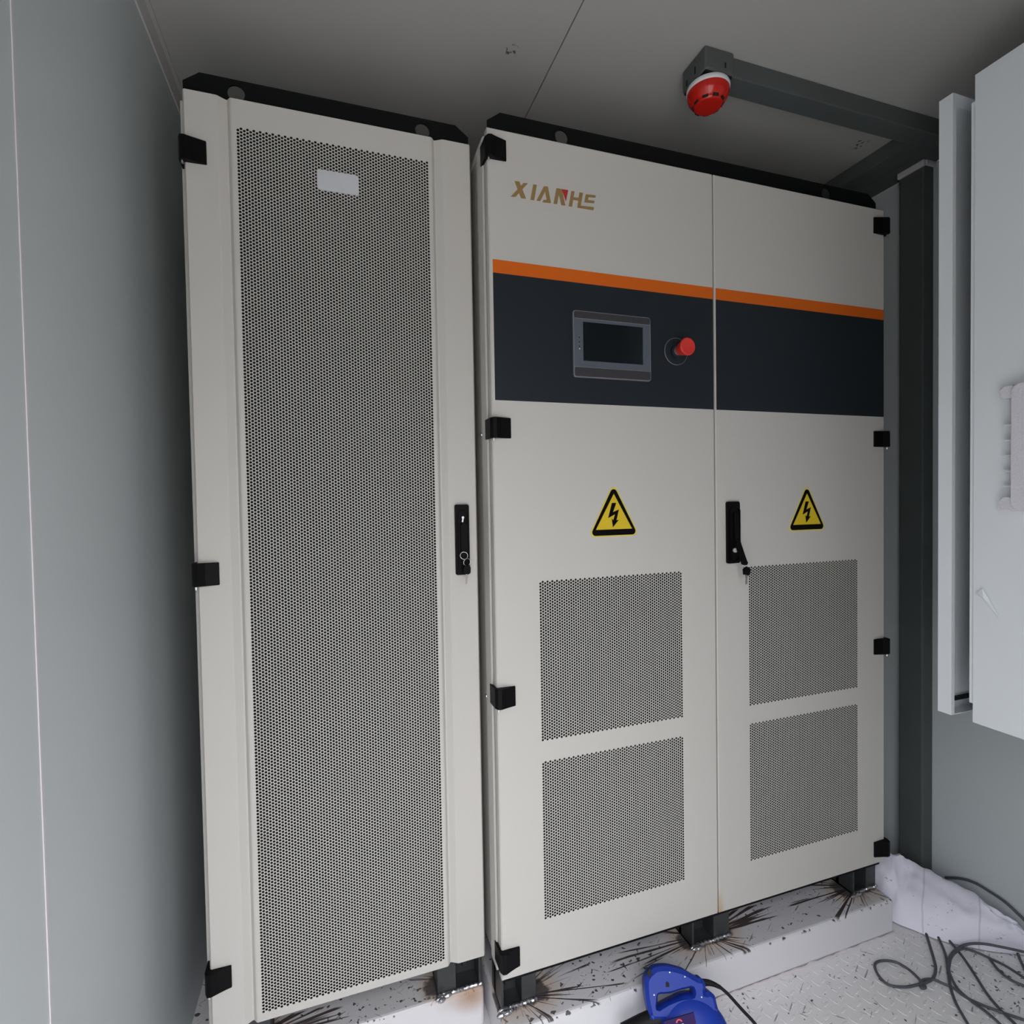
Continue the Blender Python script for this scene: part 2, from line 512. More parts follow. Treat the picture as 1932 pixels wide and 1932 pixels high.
def sheet_with_windows(name, X0, X1, Z0, Z1, y0, y1, wins, m, parent, bev=0.003):
    """flat door skin with rectangular windows, built as a grid of strips, plus folded edges"""
    xs = sorted({X0, X1, *[w[0] for w in wins], *[w[1] for w in wins]})
    zs = sorted({Z0, Z1, *[w[2] for w in wins], *[w[3] for w in wins]})
    bm = bmesh.new()
    vd = {}
    def vv(x, z):
        k = (round(x, 5), round(z, 5))
        if k not in vd:
            vd[k] = bm.verts.new((x, y0, z))
        return vd[k]
    for a, b in zip(xs, xs[1:]):
        for c, d in zip(zs, zs[1:]):
            mx, mz = (a + b) / 2, (c + d) / 2
            if any(w[0] < mx < w[1] and w[2] < mz < w[3] for w in wins):
                continue
            bm.faces.new((vv(a, c), vv(b, c), vv(b, d), vv(a, d)))
    # folded rim
    e = 0.0025
    ring = [(X0, Z0), (X1, Z0), (X1, Z1), (X0, Z1)]
    o1 = [bm.verts.new((x, y0 + e, z)) for x, z in ((X0 - e, Z0 - e), (X1 + e, Z0 - e), (X1 + e, Z1 + e), (X0 - e, Z1 + e))]
    o2 = [bm.verts.new((x, y1, z)) for x, z in ((X0 - e, Z0 - e), (X1 + e, Z0 - e), (X1 + e, Z1 + e), (X0 - e, Z1 + e))]
    edge_pts = {0: [(x, Z0) for x in xs], 1: [(X1, z) for z in zs], 2: [(x, Z1) for x in xs[::-1]], 3: [(X0, z) for z in zs[::-1]]}
    for k in range(4):
        bm.faces.new([vv(*q) for q in edge_pts[k]][::-1] + [o1[k], o1[(k + 1) % 4]])
        bm.faces.new((o1[k], o1[(k + 1) % 4], o2[(k + 1) % 4], o2[k]))
    # back edge returns
    i2 = [bm.verts.new((x, y1, z)) for x, z in ((X0 + .012, Z0 + .012), (X1 - .012, Z0 + .012), (X1 - .012, Z1 - .012), (X0 + .012, Z1 - .012))]
    for k in range(4):
        bm.faces.new((o2[k], o2[(k + 1) % 4], i2[(k + 1) % 4], i2[k]))
    return bm_link(name, bm, m, parent)

# ------------------------------------------------------------------ the setting
T = 0.06
struct(box('floor', (XL - T, XR + T, YF, YB + T, ZF - T, ZF), 'floor'))
struct(box('wall_left', (XL - T, XL, YF, YB + T, ZF, ZC + T), 'wall'))
struct(box('wall_right', (XR, XR + T, YF, YB + T, ZF, ZC + T), 'wall'))
struct(box('wall_back', (XL, XR, YB, YB + T, ZF, ZC + T), 'wall'))
struct(boxes('ceiling', [(XL, 0.2005, YF, YB, ZC, ZC + T), (0.2035, XR, YF, YB, ZC, ZC + T), (0.19, 0.215, YF, YB, ZC + 0.006, ZC + T)], 'ceil'))
struct(box('ground', (-9, 9, -14, YF - T - 0.01, ZF - 0.75, ZF - 0.65), 'ground'))
struct(boxes('wall_front', [(XL, OX0, YF - T, YF, ZF, ZC + T), (OX1, XR, YF - T, YF, ZF, ZC + T), (OX0, OX1, YF - T, YF, OZ1, ZC + T)], 'wall'))
# seam sealant on the left wall, angle trim under the ceiling
struct(box('trim_1', (XL, XL + 0.0012, -0.2975, -0.2935, ZF, ZC - 0.025), 'caulk'))
bm = bmesh.new()
add_prism(bm, [(XL, ZC - 0.025), (XL + 0.003, ZC - 0.025), (XL + 0.013, ZC - 0.006), (XL + 0.021, ZC - 0.004), (XL + 0.021, ZC), (XL, ZC)],
          lambda u, v, t: Vector((u, t, v)), YF, YB)
struct(bm_link('trim_2', bm, 'ceil'))
struct(tube('trim_7', [(XL + 0.001, YF + 0.01, ZC - 0.026), (XL + 0.001, YB, ZC - 0.026)], 0.0022, 'caulk', None, 6))
# ceiling beam running to the right, wall beam running back, column
BZ = 2.113
struct(box('trim_3', (0.585, 1.388, -0.044, 0.012, BZ, ZC), 'steel', bev=0.003))
bm = bmesh.new()
add_box(bm, 1.30, 1.385, 0.013, YB, BZ, ZC, bev=0.003)
add_box(bm, 1.389, XR, YF + 0.01, YB, BZ, ZC, bev=0.003)
struct(bm_link('trim_4', bm, 'steel'))
struct(box('trim_5', (1.419, XR, 0.051, 0.128, ZF, BZ), 'steel', bev=0.005))
boxes_caulk = [(1.411, 1.421, 0.045, 0.128, BZ - 0.018, BZ), (1.421, XR - 0.002, 0.043, 0.053, BZ - 0.014, BZ),
               (XR - 0.006, XR, -0.5, 0.040, BZ - 0.006, BZ), (XR - 0.005, XR, 0.128, YB, BZ - 0.006, BZ)]
struct(boxes('trim_6', boxes_caulk, 'caulk', bev=0.002))

# plinths
def sealant(parent, x0, x1, y):
    pts = []
    n = 90
    for i in range(n + 1):
        x = x0 + (x1 - x0) * i / n
        pts.append(Vector((x, y - 0.002 + random.uniform(-.002, .002), ZF + 0.001)))
    return tube('sealant_bead', pts, lambda t: 0.0042 + 0.0022 * noise.noise(Vector((t * 40, 0, 1))), 'caulk', parent, 8, 0.2)
pr = thing('steel_plinth', 'white painted steel plinth with weld burns under the wide two-door cabinet', 'plinth')
box('top_beam', (0.0, 1.192, -0.022, 0.86, ZF + 0.001, -0.100), 'plinthR', pr, bev=0.008, seg=3)
sealant(pr, 0.002, 1.19, -0.022)
pq = thing('steel_plinth', 'rust stained white plinth set back under the tall perforated cabinet', 'plinth')
box('top_beam', (-0.62, -0.014, 0.108, 0.88, ZF + 0.001, -0.100), 'plinthL', pq, bev=0.008, seg=3)

# chequer plate lozenges on the floor: pattern of the floor
bm = bmesh.new()
px_, s = 0.0265, 0
nx = int((XR - 0.02 - (XL + 0.02)) / px_)
ny = int(1.25 / px_)
for i in range(nx):
    for j in range(ny):
        cx = XL + 0.03 + i * px_
        cy = -0.045 - j * px_
        a = (0.35 if (i + j) % 2 else 0.35 + PI / 2)
        c, s_ = math.cos(a), math.sin(a)
        L, W = 0.0125, 0.0032
        q = [(-L, 0), (-L * .5, -W), (L * .5, -W), (L, 0), (L * .5, W), (-L * .5, W)]
        lo = [bm.verts.new((cx + u * c - v * s_, cy + u * s_ + v * c, ZF + 0.0002)) for u, v in q]
        hi = [bm.verts.new((cx + (u * c - v * s_) * .72, cy + (u * s_ + v * c) * .72, ZF + 0.0011)) for u, v in q]
        bm.faces.new(hi)
        for k in range(6):
            bm.faces.new((lo[k], lo[(k + 1) % 6], hi[(k + 1) % 6], hi[k]))
plate_ = bm_link('floor_tread_pattern', bm, 'floor')
plate_.parent = bpy.data.objects['floor']

# ------------------------------------------------------------------ cabinet parts
def hinge(parent, xe, zc, y, side, w=0.045, h=0.045):
    """black hinge wrapping a door edge; xe = door edge, side -1: edge on the left"""
    s = side
    prof = [(xe - s * w, y), (xe - s * w, y - 0.0035), (xe - s * 0.016, y - 0.008), (xe - s * 0.004, y - 0.0155), (xe + s * 0.004, y - 0.014),
            (xe + s * 0.0085, y - 0.004), (xe + s * 0.009, y + 0.034), (xe + s * 0.0035, y + 0.034), (xe + s * 0.0035, y)]
    o = prism('hinge', prof, FXY, zc - h / 2, zc + h / 2, 'plastic', parent, bev=0.0015)
    lathe('hinge_pin', [(0, 0), (0.0026, 0), (0.0026, 0.006), (0, 0.007)], (xe + s * 0.001, y - 0.007, zc - h / 2 - 0.001), (0, 0, -1), 'chrome', o, 12)
    return o

def foot(parent, x0, x1, y, mirror=False):
    """black welded channel foot with bolts"""
    bm = bmesh.new()
    a, b = (x0, x1)
    w = b - a
    if mirror:
        add_box(bm, a, a + w * 0.42, y, y + 0.05, -0.0985, -0.001, bev=0.0015)
        add_box(bm, b - 0.006, b, y - 0.002, y + 0.075, -0.0985, -0.001, bev=0.001)
    else:
        add_box(bm, b - w * 0.42, b, y, y + 0.05, -0.0985, -0.001, bev=0.0015)
        add_box(bm, a, a + 0.006, y - 0.002, y + 0.075, -0.0985, -0.001, bev=0.001)
    add_box(bm, a, b, y + 0.045, y + 0.055, -0.0985, -0.001)
    add_box(bm, a, b, y + 0.004, y + 0.07, -0.0992, -0.0935)
    o = bm_link('foot', bm, 'foot', parent)
    cx = a + w * (0.70 if mirror else 0.30)
    for z in (-0.03, -0.066):
        lathe('bolt', [(0, 0), (0.0095, 0), (0.0095, 0.006), (0.006, 0.010), (0, 0.010)], (cx, y + 0.045, z), (0, -1, 0), 'foot', o, 6)
    pts = [Vector((a + 0.001 + w * t / 26.0, y - 0.003 + random.uniform(-.0015, .0015), -0.0925 + random.uniform(0, .0015))) for t in range(27)]
    bm = bmesh.new()
    add_tube(bm, pts, lambda t: 0.0040 + 0.0012 * math.sin(t * 60), 8, 0.10)
    for k in range(7):      # blobs of weld metal at one end
        c = Vector((a + w * (0.02 if not mirror else 0.12) + random.uniform(-.014, .014), y - 0.008 + random.uniform(-.008, .004), -0.0925))
        add_tube(bm, [c + Vector((-.009, 0, 0)), c + Vector((-.004, 0, .0006)), c + Vector((.004, .001, .0006)), c + Vector((.009, .002, 0))],
                 lambda t: 0.0015 + 0.0042 * math.sin(PI * min(max(t, .03), .97)), 8, 0.1)
    bm_link('weld_bead', bm, 'weld', o, smooth=True)
    return o

def top_rail(parent, x0, x1, y, z0, z1, holes):
    """black lifting rail with chamfered ends and round holes"""
    ch = 0.030
    bm = bmesh.new()
    # outline in pieces around holes
    r = 0.0165
    hz = 1.931
    xs = [x0]
    for hx in holes:
        xs += [hx - 0.03, hx + 0.03]
    xs.append(x1)
    segs = []
    for a, b in zip(xs, xs[1:]):
        if any(abs((a + b) / 2 - hx) < 0.001 for hx in holes):
            hx = (a + b) / 2
            ring = [(0.03, (z0 - hz)), (0.03, 0), (0.03, z1 - hz), (0.015, z1 - hz), (0, z1 - hz), (-0.015, z1 - hz), (-0.03, z1 - hz), (-0.03, 0), (-0.03, z0 - hz), (-0.015, z0 - hz), (0, z0 - hz), (0.015, z0 - hz)]
            # refine
            out = []
            for i in range(12):
                p, q = ring[i], ring[(i + 1) % 12]
                out += [p, ((p[0] + q[0]) / 2, (p[1] + q[1]) / 2)]
            inn = []
            for p in out:
                d = math.hypot(*p)
                inn.append((p[0] / d * r, p[1] / d * r))
            add_ring_plate(bm, [(hx + u, hz + v) for u, v in out], [(hx + u, hz + v) for u, v in inn], FXZ, y, y + 0.004)
        else:
            if a == x0:
                pts = [(a, z0), (b, z0), (b, z1), (a + ch, z1), (a, z1 - 0.022)]
            elif b == x1:
                pts = [(a, z0), (b, z0), (b, z1 - 0.022), (b - ch, z1), (a, z1)]
            else:
                pts = [(a, z0), (b, z0), (b, z1), (a, z1)]
            add_prism(bm, pts, FXZ, y, y + 0.004)
    add_box(bm, x0, x1, y, y + 0.04, z0 - 0.001, z0 + 0.004)
    return bm_link('top_rail', bm, 'black', parent)

HP, HC, HR = 0.00681, 0.00589, 0.00268

# ------------------------------------------------------------------ tall perforated cabinet
YL = 0.08
cabL = thing('perforated_cabinet', 'tall narrow off-white cabinet with one full-height perforated door, left of the wide cabinet', 'cabinet')
boxes('body', [(-0.6075, -0.5975, YL + 0.026, 0.86, 0.002, 1.900), (-0.018, -0.010, YL + 0.026, 0.86, 0.002, 1.900), (-0.600, -0.015, 0.85, 0.86, 0.002, 1.900),
               (-0.600, -0.015, YL + 0.026, 0.86, 1.885, 1.900), (-0.600, -0.015, YL + 0.030, 0.86, 0.000, 0.012),
               (-0.600, -0.575, YL + 0.026, YL + 0.05, 0.0, 1.89), (-0.04, -0.015, YL + 0.026, YL + 0.05, 0.0, 1.89)], 'cab', cabL, bev=0.002)
# door with two pressed grooves either side of the perforated field
ncol, nrow = 66, 269
px0 = -0.503
field = (px0, px0 + ncol * HC, 0.0165, 0.0165 + nrow * HP + HP / 2)
X0, X1 = -0.5975, -0.0165
D0, D1 = 0.0005, 1.9065
bm = bmesh.new()
prof = [(X0, 0.004), (X0 + 0.003, 0), (-0.5385, 0), (-0.5355, 0.0010), (-0.5225, 0.0088), (-0.5195, 0.0092), (-0.5135, 0.0010), (-0.5105, 0), (field[0], 0)]
prof2 = [(field[1], 0), (-0.1085, 0), (-0.1055, 0.0010), (-0.0995, 0.0092), (-0.0965, 0.0088), (-0.0835, 0.0010), (-0.0805, 0), (X1 - 0.003, 0), (X1, 0.004)]
def strip(bm, pr_, z0, z1):
    lo = [bm.verts.new((x, YL + d, z0)) for x, d in pr_]
    hi = [bm.verts.new((x, YL + d, z1)) for x, d in pr_]
    for i in range(len(pr_) - 1):
        bm.faces.new((lo[i], lo[i + 1], hi[i + 1], hi[i]))
strip(bm, prof, D0, D1)
strip(bm, prof2, D0, D1)
strip(bm, [(field[0], 0), (field[1], 0)], D0, field[2])
strip(bm, [(field[0], 0), (field[1], 0)], field[3], D1)
for (zz) in (D0, D1):       # folded top and bottom flanges
    pp = prof + prof2
    a = [bm.verts.new((x, YL + d, zz)) for x, d in pp]
    b = [bm.verts.new((x, YL + 0.021, zz)) for x, d in pp]
    for i in range(len(pp) - 1):
        bm.faces.new((a[i], a[i + 1], b[i + 1], b[i]))
for xx in (X0, X1):
    bm.faces.new([bm.verts.new(q) for q in ((xx, YL + 0.004, D0), (xx, YL + 0.004, D1), (xx, YL + 0.021, D1), (xx, YL + 0.021, D0))])
doorL = bm_link('door', bm, 'cab', cabL)
perforated('perforated_panel', field[0], field[2], ncol, nrow, HC, HP, HR, YL, 0.0005, 'cab', doorL)
box('filter_backing', (field[0] - 0.03, field[1] + 0.03, YL + 0.012, YL + 0.016, 0.01, 1.89), 'inner', doorL)  # near-black sheet stands in for the unlit interior behind the holes
bm = bmesh.new()
add_prism(bm, rrect(-0.3515, -0.2665, 1.7505, 1.7925, 0.006), FXZ, YL - 0.0022, YL + 0.0003)
bm_link('name_plate', bm, 'plate', doorL)
for zc in (1.787, 0.949, 0.116):
    hinge(cabL, -0.5975, zc, YL, -1, w=0.040, h=0.046)
top_rail(cabL, -0.600, -0.016, 0.100, 1.9005, 1.958, (-0.504, -0.1225))
box('base_frame', (-0.600, -0.016, YL + 0.04, 0.86, -0.018, -0.0005), 'black', cabL)
foot(cabL, -0.127, -0.020, 0.113, mirror=True)
foot(cabL, -0.598, -0.492, 0.113)

def swing_handle(parent, x0, x1, z0, z1, y, open_=False):
    h = bm_ = None
    base = prism('lock_handle', rrect(x0, x1, z0, z1, 0.004), FXZ, y - 0.007, y + 0.0005, 'plastic', parent, bev=0.0015)
    cx = (x0 + x1) / 2
    w = (x1 - x0)
    # raised frame around the recess
    bm = bmesh.new()
    add_ring_plate(bm, rrect(x0 + 0.006, x1 - 0.001, z0 + 0.004, z1 - 0.014, 0.011, 6), rrect(x0 + 0.010, x1 - 0.004, z0 + 0.008, z1 - 0.018, 0.009, 6), FXZ, y - 0.010, y - 0.006)
    bm_link('handle_surround', bm, 'plastic', base)
    if not open_:
        prism('grip', rrect(x0 + 0.0115, x1 - 0.0055, z0 + 0.030, z1 - 0.042, 0.006, 6), FXZ, y - 0.013, y - 0.006, 'plastic', base, bev=0.002)
        prism('keyhole_cover', [(cx + 0.0015 + 0.003 * math.cos(t * PI / 6), z1 - 0.030 + 0.003 * math.sin(t * PI / 6)) for t in range(-2, 9)] + [(cx - 0.0015, z1 - 0.040), (cx + 0.002, z1 - 0.0405)],
              FXZ, y - 0.0085, y - 0.0068, 'chrome', base)
    else:
        # the grip is swung out at its lower end
        pts = [(y - 0.006, z1 - 0.028), (y - 0.013, z1 - 0.030), (y - 0.013, z1 - 0.095), (y - 0.046, z0 + 0.004), (y - 0.043, z0 - 0.001), (y - 0.034, z0 + 0.000), (y - 0.006, z1 - 0.098)]
        prism('grip', pts, FYZ, cx - 0.0065 + 0.004, cx + 0.0065 + 0.004, 'plastic', base, bev=0.0022)
        lathe('lock_barrel', [(0, 0), (0.0058, 0), (0.0058, 0.004), (0, 0.0045)], (cx + 0.002, y - 0.007, z0 + 0.034), (0, -1, 0), 'plate', base, 20)
    return base

swing_handle(cabL, -0.0705, -0.0375, 0.9165, 1.079, YL)

# ------------------------------------------------------------------ wide two-door cabinet
cabR = thing('power_cabinet', 'wide off-white two-door cabinet with orange stripe, charcoal band and small screen', 'cabinet')
XA, XM, XZ = -0.002, 0.5925, 1.187
boxes('body', [(XA - 0.002, XA + 0.008, 0.027, 0.072, 0.004, 1.893), (XA + 0.003, XA + 0.010, 0.070, 0.84, 0.004, 1.893),
               (XZ - 0.010, XZ, 0.027, 0.84, 0.004, 1.893), (XA + 0.004, XZ - 0.004, 0.83, 0.84, 0.004, 1.893),
               (XA, XZ - 0.002, 0.027, 0.84, 1.884, 1.897), (XA + 0.004, XZ - 0.004, 0.027, 0.84, 0.002, 0.012),
               (XM - 0.02, XM + 0.02, 0.027, 0.05, 0.01, 1.885)], 'cab', cabR, bev=0.002)
box('base_frame', (XA + 0.008, XZ - 0.008, 0.012, 0.82, -0.014, -0.0005), 'black', cabR)
for q in ((XA + 0.0035, XA + 0.012, 0.0208, 0.0275, 0.006, 1.892), (XZ - 0.014, XZ - 0.006, 0.0216, 0.0265, 0.006, 1.892)):
    box('door_gap_shade', q, 'inner', cabR)  # black strips put the shade of the door gap into colour
VC, VR = 65, 54
vw, vh = VC * HC, VR * HP + HP / 2
def vent_rects(x0):
    return [(x0, x0 + vw, 0.5315, 0.5315 + vh), (x0, x0 + vw, 0.1145, 0.1145 + vh)]
wl, wr = vent_rects(0.1055), vent_rects(0.6955)
dl = sheet_with_windows('door', 0.003, XM - 0.0045, 0.003, 1.897, 0.0, 0.0215, wl, 'cab', cabR)
dr = sheet_with_windows('door', XM + 0.004, 1.181, 0.003, 1.897, 0.0, 0.0215, wr, 'cabstain', cabR)
first = None
for dd, ws in ((dl, wl), (dr, wr)):
    for w in ws:
        if first is None:
            first, _ = perforated('vent_panel', w[0], w[2], VC, VR, HC, HP, HR, 0.0, 0.0005, 'cab', dd)
            o = first
        else:
            o = first.copy()
            COL.objects.link(o)
            o.parent = dd
            o.location = (w[0] - wl[0][0], 0, w[2] - wl[0][2])
    box('filter_backing', (ws[0][0] - 0.02, ws[0][1] + 0.02, 0.010, 0.014, ws[1][2] - 0.02, ws[0][3] + 0.02), 'inner', dd)  # near-black, painted as the dark inside seen through the vents
ZO1, ZO2, ZB = 1.6155, 1.5865, 1.3085
for dd, a, b in ((dl, 0.0085, XM - 0.0045), (dr, XM + 0.0045, 1.1805)):
    box('orange_stripe', (a, b, -0.0006, 0.0, ZO2, ZO1), 'orange', dd)
    box('charcoal_band', (a, b, -0.0006, 0.0, ZB, ZO2), 'band', dd)
for zc in (1.8535, 1.247, 0.647, 0.049):
    hinge(cabR, 0.003, zc, 0.0, -1, w=0.040)
for zc in (1.850, 1.244, 0.643, 0.046):
    hinge(cabR, 1.184, zc, 0.0, 1, w=0.043)
top_rail(cabR, 0.010, 1.187, 0.028, 1.8985, 1.956, (0.190, 0.998))
foot(cabR, 0.006, 0.093, 0.030)
foot(cabR, 0.530, 0.650, 0.030)
foot(cabR, 1.094, 1.187, 0.030)
# side screws on the narrow gap side
for z in (1.243, 0.62):
    lathe('side_screw', [(0, 0), (0.005, 0), (0.004, 0.003), (0, 0.004)], (XA + 0.0045, 0.092, z), (-1, 0, 0), 'chrome', cabR, 12)
swing_handle(cabR, 0.623, 0.6625, 0.914, 1.0735, 0.0, open_=True)

# lettering on the left door
LOGO = {'X': [[[0.0622, 1.7924], [0.0733, 1.7933], [0.0888, 1.7583], [0.077, 1.7573]], [[0.0833, 1.7918], [0.0935, 1.7929], [0.0643, 1.7584], [0.0526, 1.7572]]], 'I': [[[0.1064, 1.7926], [0.115, 1.793], [0.1082, 1.7582], [0.099, 1.7577]]], 'A': [[[0.1322, 1.7927], [0.1408, 1.7935], [0.123, 1.7586], [0.1133, 1.758]], [[0.1322, 1.7927], [0.1415, 1.793], [0.1486, 1.7582], [0.1277, 1.7565], [0.1306, 1.7623], [0.1386, 1.763], [0.1344, 1.7836]]], 'N': [[[0.1625, 1.7933], [0.1713, 1.7937], [0.1637, 1.7583], [0.1549, 1.7575]], [[0.166, 1.7929], [0.1759, 1.7929], [0.1838, 1.7582], [0.1742, 1.7573]]], 'H': [[[0.1997, 1.7929], [0.2076, 1.7936], [0.201, 1.7582], [0.1924, 1.7579]], [[0.2049, 1.7799], [0.2229, 1.7805], [0.2218, 1.7744], [0.2037, 1.7739]], [[0.2202, 1.793], [0.229, 1.7934], [0.2227, 1.7632], [0.2567, 1.7652], [0.2551, 1.7581], [0.2143, 1.758]]], 'E': [[[0.2362, 1.7914], [0.2619, 1.7932], [0.2607, 1.7878], [0.2431, 1.7866], [0.2415, 1.7792], [0.2584, 1.7799], [0.2569, 1.7744], [0.2323, 1.7728]]], 'R': [[[0.1755, 1.7935], [0.1919, 1.7939], [0.1858, 1.7681]]]}
bm = bmesh.new()
for k, polys in LOGO.items():
    if k == 'R':
        continue
    for pg in polys:
        add_prism(bm, pg, FXZ, -0.0008 - 0.00005 * ('XIANHE'.index(k) + 3 * polys.index(pg)), -0.0001)
bm_link('brand_lettering', bm, 'gold', dl)
bm = bmesh.new()
add_prism(bm, LOGO['R'][0], FXZ, -0.0009, -0.0001)
bm_link('red_mark', bm, 'logored', dl)

# touch screen panel
hm = prism('display_panel', rrect(0.197, 0.402, 1.3685, 1.5215, 0.006), FXZ, -0.0055, -0.0006, 'bezeledge', cabR, bev=0.0012)
prism('bezel', rrect(0.1995, 0.3995, 1.371, 1.519, 0.005), FXZ, -0.0064, -0.005, 'bezel', hm)
prism('upper_strip', rrect(0.1995, 0.3995, 1.5035, 1.519, 0.0045), FXZ, -0.0072, -0.006, 'bezeldark', hm)
prism('lower_strip', rrect(0.1995, 0.3995, 1.371, 1.3915, 0.0045), FXZ, -0.0072, -0.006, 'bezeldark', hm)
for tz in (1.5025, 1.3912):
    box('trim_line', (0.1995, 0.3995, -0.0074, -0.006, tz, tz + 0.0012), 'bezeledge', hm)
box('screen', (0.2215, 0.3795, -0.0069, -0.006, 1.407, 1.496), 'screen', hm)
for z, mm in ((1.4595, 'signblack'), (1.449, 'signblack'), (1.439, 'signblack'), (1.4335, 'white')):
    lathe('indicator_light', [(0, 0), (0.0014, 0), (0.0012, 0.0008), (0, 0.0009)], (0.212, -0.0062, z), (0, -1, 0), mm, hm, 10)

# emergency stop
es = lathe('emergency_stop', [(0, 0), (0.0330, 0), (0.0330, 0.0012), (0.0322, 0.0016), (0.0165, 0.0016), (0.0165, 0.008), (0.0135, 0.009), (0, 0.009)], (0.477, -0.0006, 1.447), (0, -1, 0), 'band', cabR, 48)
lathe('ring_edge', [(0.0334, 0), (0.0334, 0.0014), (0.0326, 0.0018), (0.0322, 0.0014)], (0.477, -0.0006, 1.447), (0, -1, 0), 'bezeledge', es, 56)
lathe('collar', [(0.0118, 0.0), (0.0118, 0.016), (0.009, 0.018), (0.009, 0.024)], (0.477, -0.009, 1.447), (0, -1, 0), 'bezeledge', es, 32)
lathe('button', [(0.011, 0), (0.0140, 0.001), (0.0165, 0.012), (0.0198, 0.022), (0.0212, 0.027), (0.0207, 0.0295), (0.0185, 0.0305), (0.0168, 0.0298), (0, 0.0298)],
      (0.477, -0.018, 1.447), (0, -1, 0), 'red', es, 40)

# warning stickers
def rtri(apex, bl, br, r, n=7):
    P = [Vector(apex), Vector(bl), Vector(br)]
    out = []
    for i in range(3):
        p, a, b = P[i], P[i - 1], P[(i + 1) % 3]
        da, db = (a - p).normalized(), (b - p).normalized()
        half = da.angle(db) / 2
        c = p + (da + db).normalized() * (r / math.sin(half))
        t = r / math.tan(half)
        s0, s1 = p + da * t - c, p + db * t - c
        a0, a1 = math.atan2(s0.y, s0.x), math.atan2(s1.y, s1.x)
        while a1 < a0 - PI: a1 += 2 * PI
        while a1 > a0 + PI: a1 -= 2 * PI
        for k in range(n + 1):
            an = a0 + (a1 - a0) * k / n
            out.append((c.x + r * math.cos(an), c.y + r * math.sin(an)))
    return out
def warning(cx, zb, s=1.0):
    W, H = 0.1375 * s, 0.1285 * s
    A = lambda g: ((cx, zb + H - g * 2.2), (cx - W / 2 + g * 1.75, zb + g), (cx + W / 2 - g * 1.75, zb + g))
    sg = prism('warning_sign', rtri(*A(0), 0.0105), FXZ, -0.0005, 0.0, 'yellowedge', cabR)
    prism('black_border', rtri(*A(0.0027), 0.0088), FXZ, -0.0008, -0.0004, 'signblack', sg)
    prism('yellow_field', [(cx - 0.0485 * s, zb + 0.0170 * s), (cx + 0.0485 * s, zb + 0.0170 * s), (cx, zb + 0.1015 * s)], FXZ, -0.0011, -0.0007, 'yellow', sg)
    P = [(885, 700), (990, 700), (912, 915), (1050, 858), (990, 1110), (1048, 1100), (905, 1275), (878, 1070), (915, 1105), (955, 970), (795, 1055)]
    prism('lightning_bolt', [(cx + (x - 935) / 8770 * s, zb + (1490 - y) / 9900 * s) for x, y in P], FXZ, -0.0014, -0.0010, 'signblack', sg)
warning(0.299, 0.9965)
warning(0.893, 0.9895)

# ------------------------------------------------------------------ keys
def ring_obj(name, c, r, nrm, parent, rr=0.0008):
    n = Vector(nrm).normalized(); u = n.orthogonal().normalized(); w = n.cross(u)
    pts = [Vector(c) + (u * math.cos(2 * PI * k / 28) + w * math.sin(2 * PI * k / 28)) * r for k in range(29)]
    return tube(name, pts, rr, 'chrome', parent, 8)
def key(parent, cx, y, zt, tilt, name='key'):
    """black headed key hanging blade down"""
    c, s = math.cos(tilt), math.sin(tilt)
    f = lambda u, v, t: Vector((cx + u * c + v * s, y + t, zt - v * c + u * s))
    k = prism(name, [(-0.004, 0), (0.005, -0.002), (0.009, 0.004), (0.009, 0.016), (0.004, 0.020), (-0.008, 0.017), (-0.008, 0.004)], f, -0.002, 0.002, 'plastic', parent, bev=0.0008)
    prism('key_blade', [(-0.0022, 0.018), (0.0030, 0.018), (0.0026, 0.026), (0.0016, 0.031), (0.0020, 0.036), (0.0002, 0.043), (-0.0014, 0.040), (-0.0018, 0.030)], f, -0.0008, 0.0008, 'key', k)
    return k
kl = thing('key_ring', 'key ring with a black-headed key hanging from the flat lock of the perforated cabinet', 'keys')
ring_obj('split_ring', (-0.054, 0.062, 0.962), 0.0085, (0.35, 1, 0.1), kl, 0.0007)
ring_obj('split_ring', (-0.048, 0.058, 0.947), 0.0085, (-0.2, 1, 0.15), kl, 0.0007)
key(kl, -0.049, 0.056, 0.939, -0.05)
kr = thing('key_ring', 'key ring with black-headed keys hanging from the swung-out handle of the wide cabinet', 'keys')
ring_obj('split_ring', (0.6530, -0.036, 0.9130), 0.0085, (0.4, 1, 0.3), kr)
key(kr, 0.6520, -0.036, 0.906, 0.12)
key(kr, 0.6550, -0.041, 0.906, -0.14)

# ------------------------------------------------------------------ alarm on its junction box
jb = thing('junction_box', 'small dark grey steel box on the ceiling at the end of the beam', 'junction box')
bm = bmesh.new()
add_box(bm, 0.527, 0.612, -0.056, 0.034, BZ - 0.008, ZC, bev=0.006, seg=3)
jbb = bm_link('box_body', bm, 'steel', jb)
for kb in ((0.583, 0.587, -0.0568, -0.0555, 2.118, 2.130), (0.5262, 0.5275, -0.02, -0.016, 2.118, 2.135), (0.5262, 0.5275, 0.012, 0.017, 2.112, 2.126)):
    box('knockout_slot', kb, 'inner', jb)
boxes('gasket', [(0.531, 0.608, -0.052, 0.030, BZ - 0.0115, BZ - 0.0075)], 'rubber', jb)
al = thing('alarm_sounder', 'round red alarm sounder with a white rim hanging under the ceiling box', 'alarm')
AC = (0.5695, -0.012, BZ - 0.0115)
lathe('rim', [(0, 0), (0.040, 0), (0.050, 0.003), (0.0515, 0.006), (0.0515, 0.0130), (0.0505, 0.0150), (0.046, 0.0145), (0.0, 0.0145)], AC, (0, 0, -1), 'white', al, 64)
